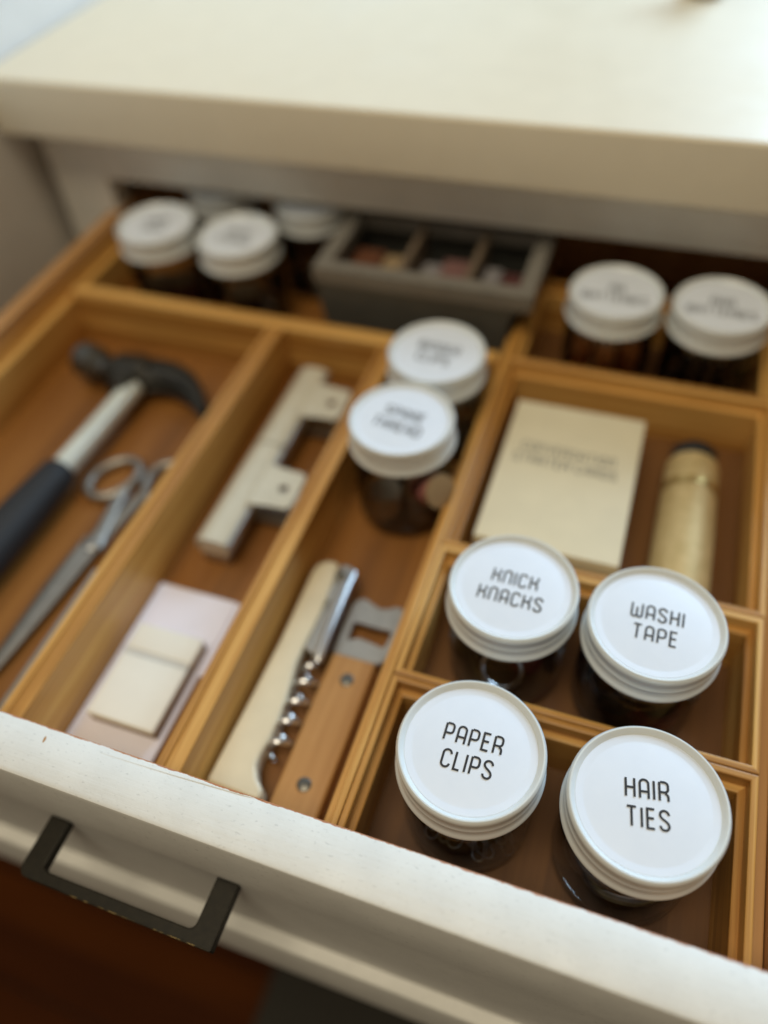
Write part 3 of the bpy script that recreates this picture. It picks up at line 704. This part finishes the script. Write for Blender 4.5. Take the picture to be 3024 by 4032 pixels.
# ---- corkscrew
ck = thing("corkscrew", "waiter's corkscrew with cream handle, silver lever and spiral worm", "corkscrew", (-0.200, 0.045, TF)); co_ = (0.200, -0.045, -TF)
cz0, cz1 = -0.0805, -0.0650
out = [(-0.2165, -0.0335)] + [(-0.2145, 0.020), (-0.2135, 0.060), (-0.2140, 0.100), (-0.2142, 0.113)] + arc(-0.2035, 0.1150, 0.0105, 180, 90, 6)[1:] + [(-0.1990, 0.1250), (-0.1975, 0.110), (-0.1965, 0.085), (-0.1975, 0.062), (-0.1975, 0.048), (-0.1945, 0.030), (-0.1930, 0.012), (-0.1930, 0.000), (-0.1945, -0.010), (-0.1940, -0.016), (-0.1900, -0.023), (-0.1855, -0.0265), (-0.1838, -0.0300), (-0.1850, -0.0345)]
obj("handle", extrude_poly(out, cz0, cz1, 0.0028, 3), CREAM, ck, True, co_)
bolster = [(-0.1972, 0.1248), (-0.1960, 0.1100), (-0.2030, 0.0985), (-0.1945, 0.0960), (-0.1962, 0.0840), (-0.1972, 0.0600), (-0.1890, 0.0570), (-0.1865, 0.0640), (-0.1855, 0.1120)] + arc(-0.1935, 0.1165, 0.0085, 0, 80, 5)
obj("bolster_plate", extrude_poly(bolster, cz0 + 0.003, cz1 - 0.0012, 0.0006), STEEL, ck, False, co_)
obj("rivet", lathe([(0, 0), (0.0035, 0), (0.0033, 0.0012), (0.002, 0.002), (0, 0.0022)], 24), DSTEEL, ck, True, (-0.1935 + 0.200, 0.1155 - 0.045, cz1 - 0.0011 - TF))
obj("lever", tube([(-0.1868, 0.1200, cz1 + 0.0005), (-0.1872, 0.1100, cz1 + 0.0015), (-0.1860, 0.0750, cz1 + 0.0020), (-0.1850, 0.0560, cz1 + 0.0016), (-0.1848, 0.0515, cz1 + 0.001)], [0.0026, 0.0033, 0.0034, 0.0033, 0.0026], 14, flat=(1, 0.8)), CHROME, ck, True, co_)
hel = [(-0.1905, 0.060, -0.0725), (-0.1900, 0.056, -0.0725)]
for i in range(121):
    s = i / 120; a = s * 2 * PI * 4.9 + 0.6
    rr = 0.0056 * min(1, s * 8 + 0.15) * (1 if s < 0.93 else (1 - s) / 0.07 * 0.9 + 0.1)
    hel.append((-0.1888 + rr * math.cos(a), 0.054 - s * 0.064, -0.0725 + rr * math.sin(a)))
obj("worm", tube(hel, [0.0018] * 110 + [0.0018 - 0.00012 * j for j in range(13)], 8), CHROME, ck, True, co_)

# ---- bottle opener
bo = thing("bottle_opener", "flat bottle opener with riveted brown wooden handle and steel head", "bottle opener", (-0.166, 0.035, TF)); bo_ = (0.166, -0.035, -TF)
zt = -0.0722
obj("wooden_handle", extrude_poly([(-0.1805, -0.0340), (-0.1810, 0.0640), (-0.1798, 0.0656), (-0.1540, 0.0656), (-0.1528, 0.0640), (-0.1522, -0.0340)], TF + 0.0004, zt, 0.0022, 3), OPW, bo, True, bo_)
for y in (0.0497, -0.0164):
    obj("rivet", lathe([(0, 0), (0.0042, 0), (0.0040, 0.0007), (0.003, 0.0011), (0, 0.0012)], 28), DSTEEL, bo, True, (-0.1659 + bo_[0], y + bo_[1], zt - 0.0001 + bo_[2]))
ho_ = [(-0.1815, 0.0660), (-0.1822, 0.0850), (-0.1818, 0.1030), (-0.1795, 0.1070), (-0.1750, 0.1085), (-0.1700, 0.1062), (-0.1640, 0.1040), (-0.1590, 0.1052), (-0.1540, 0.1085), (-0.1500, 0.1080), (-0.1480, 0.1050), (-0.1476, 0.0850), (-0.1490, 0.0700), (-0.1525, 0.0660)]
hi_ = [(-0.1762, 0.0765), (-0.1766, 0.0840), (-0.1770, 0.0895), (-0.1762, 0.0905), (-0.1730, 0.0908), (-0.1700, 0.0906), (-0.1640, 0.0904), (-0.1590, 0.0904), (-0.1540, 0.0905), (-0.1520, 0.0905), (-0.1512, 0.0895), (-0.1512, 0.0840), (-0.1525, 0.0775), (-0.1690, 0.0800)]
obj("steel_head", extrude_poly(ho_, zt - 0.0055, zt - 0.0022, 0, 1, hi_), STEEL, bo, False, bo_)

# ---- cream card box and brass tube in the large box
nb = thing("note_box", "cream card box with two lines of grey lettering lying flat", "box", (-0.0715, 0.221, -0.0800)); no = (0.0715, -0.221, 0.0800)
obj("lid", box(-0.1172, -0.0262, 0.1565, 0.2885, -0.0600, -0.0440, 0.0012, 2), NOTE, nb, True, no)
obj("base", box(-0.1160, -0.0272, 0.1578, 0.2872, -0.0800, -0.0602, 0.0008), NOTEW, nb, False, no)
obj("lettering", lettering(["CONVERSATION", "STARTER CARDS"], 0.0080, 0.0118, -0.03), INKG, nb, False, (-0.0730 + no[0], 0.2365 + no[1], -0.0440 + no[2]))
tb = thing("brass_tube", "tapered brass tube with a black end cap beside the cream box", "tube", (0.0105, 0.20, -0.0800)); tb.rotation_euler = (0, 0, 0.0)
tbo = (0, 0, 0.0800 - 0.0610)
obj("barrel", lathe([(0, -0.064), (0.0182, -0.064), (0.0190, -0.062), (0.0186, 0.000), (0.0180, 0.0380)], 56, axis='Y', cap=False), BRASS, tb, True, tbo)
obj("band", lathe([(0.0176, 0.0385), (0.0184, 0.0388), (0.0184, 0.0440), (0.0176, 0.0443)], 56, axis='Y', cap=False), BRASSP, tb, True, tbo)
obj("collar", lathe([(0.0174, 0.0446), (0.0179, 0.0450), (0.0177, 0.0655), (0.0172, 0.0680), (0.0160, 0.0690), (0, 0.0690)], 56, axis='Y', cap=False), BRASS, tb, True, tbo)
obj("end_cap", lathe([(0.0154, 0.0691), (0.0158, 0.0700), (0.0156, 0.0800), (0.0146, 0.0815), (0, 0.0816)], 40, axis='Y', cap=False), RUBBER, tb, True, tbo)

CB_RUST = plain("rust card", (0.13, 0.045, 0.018), 0.7); CB_PINK = plain("pink card", (0.20, 0.10, 0.09), 0.7); CB_RED = plain("wine card", (0.10, 0.03, 0.028), 0.7)
# ---- grey divided box in the rear compartment
gx = thing("grey_box", "grey divided box of small coloured cards in the rear compartment", "box", (-0.215, 0.40, TF)); go = (0.215, -0.40, -TF)
X0, X1, Y0, Y1 = -0.3020, -0.1445, 0.3530, 0.4500
b = bmesh.new()
# tapered shell: outer wall, under the flange
def ringv(x0, x1, y0, y1, z): return [b.verts.new(p) for p in ((x0, y0, z), (x1, y0, z), (x1, y1, z), (x0, y1, z))]
rs = [ringv(X0 + 0.004, X1 - 0.004, Y0 + 0.004, Y1 - 0.002, TF + 0.0004), ringv(X0, X1 + 0.004, Y0, Y1, -0.0205), ringv(X0, -0.1270, Y0, Y1, -0.0135)]
for A, B in zip(rs, rs[1:]):
    for i in range(4): b.faces.new((A[i], A[(i + 1) % 4], B[(i + 1) % 4], B[i]))
b.faces.new(rs[0])
obj("shell", b, GREYP, gx, False, go)
def frame(x0, x1, y0, y1, t, z0, z1):
    o_ = [(x0, y0), (x1, y0), (x1, y1), (x0, y1)]; i_ = [(x0 + t, y0 + t), (x1 - t, y0 + t), (x1 - t, y1 - t), (x0 + t, y1 - t)]
    return extrude_poly(o_, z0, z1, 0, 1, i_)
obj("rim", frame(X0 - 0.0015, -0.1245, Y0 - 0.0015, Y1 + 0.0015, 0.0125, -0.0134, -0.0005), GREYR, gx, False, go)
obj("lining", box(X0 + 0.002, -0.139, Y0 + 0.003, Y1 - 0.003, -0.060, -0.050), DARK, gx, False, go)
for x in (-0.2350, -0.1800):
    obj("partition", box(x - 0.0028, x + 0.0028, Y0 + 0.0112, Y1 - 0.0112, -0.0498, -0.0045, 0.0006), plain("beige partition", (0.17, 0.125, 0.085), 0.6), gx, False, go)
for i, (xa, xb, mt, nm) in enumerate(((-0.286, -0.262, COPPER, "rust"), (-0.261, -0.2420, TAN, "tan"), (-0.2270, -0.2100, SLATE, "slate"), (-0.2090, -0.1880, PINK, "pink"), (-0.1735, -0.1600, SLATE, "slate grey"), (-0.1590, -0.1425, RED, "dark red"))):
    tag(obj("card_bundle", box(xa, xb, Y0 + 0.016, Y0 + 0.060, -0.0497, -0.017 - 0.003 * (i % 3), 0.0008), (CB_RUST, TAN, SLATE, CB_PINK, SLATE, CB_RED)[i]), "%s bundle of cards in the %s third of the grey box" % (nm, ("left", "left", "middle", "middle", "right", "right")[i]), "card bundle", "card bundles in the grey box")
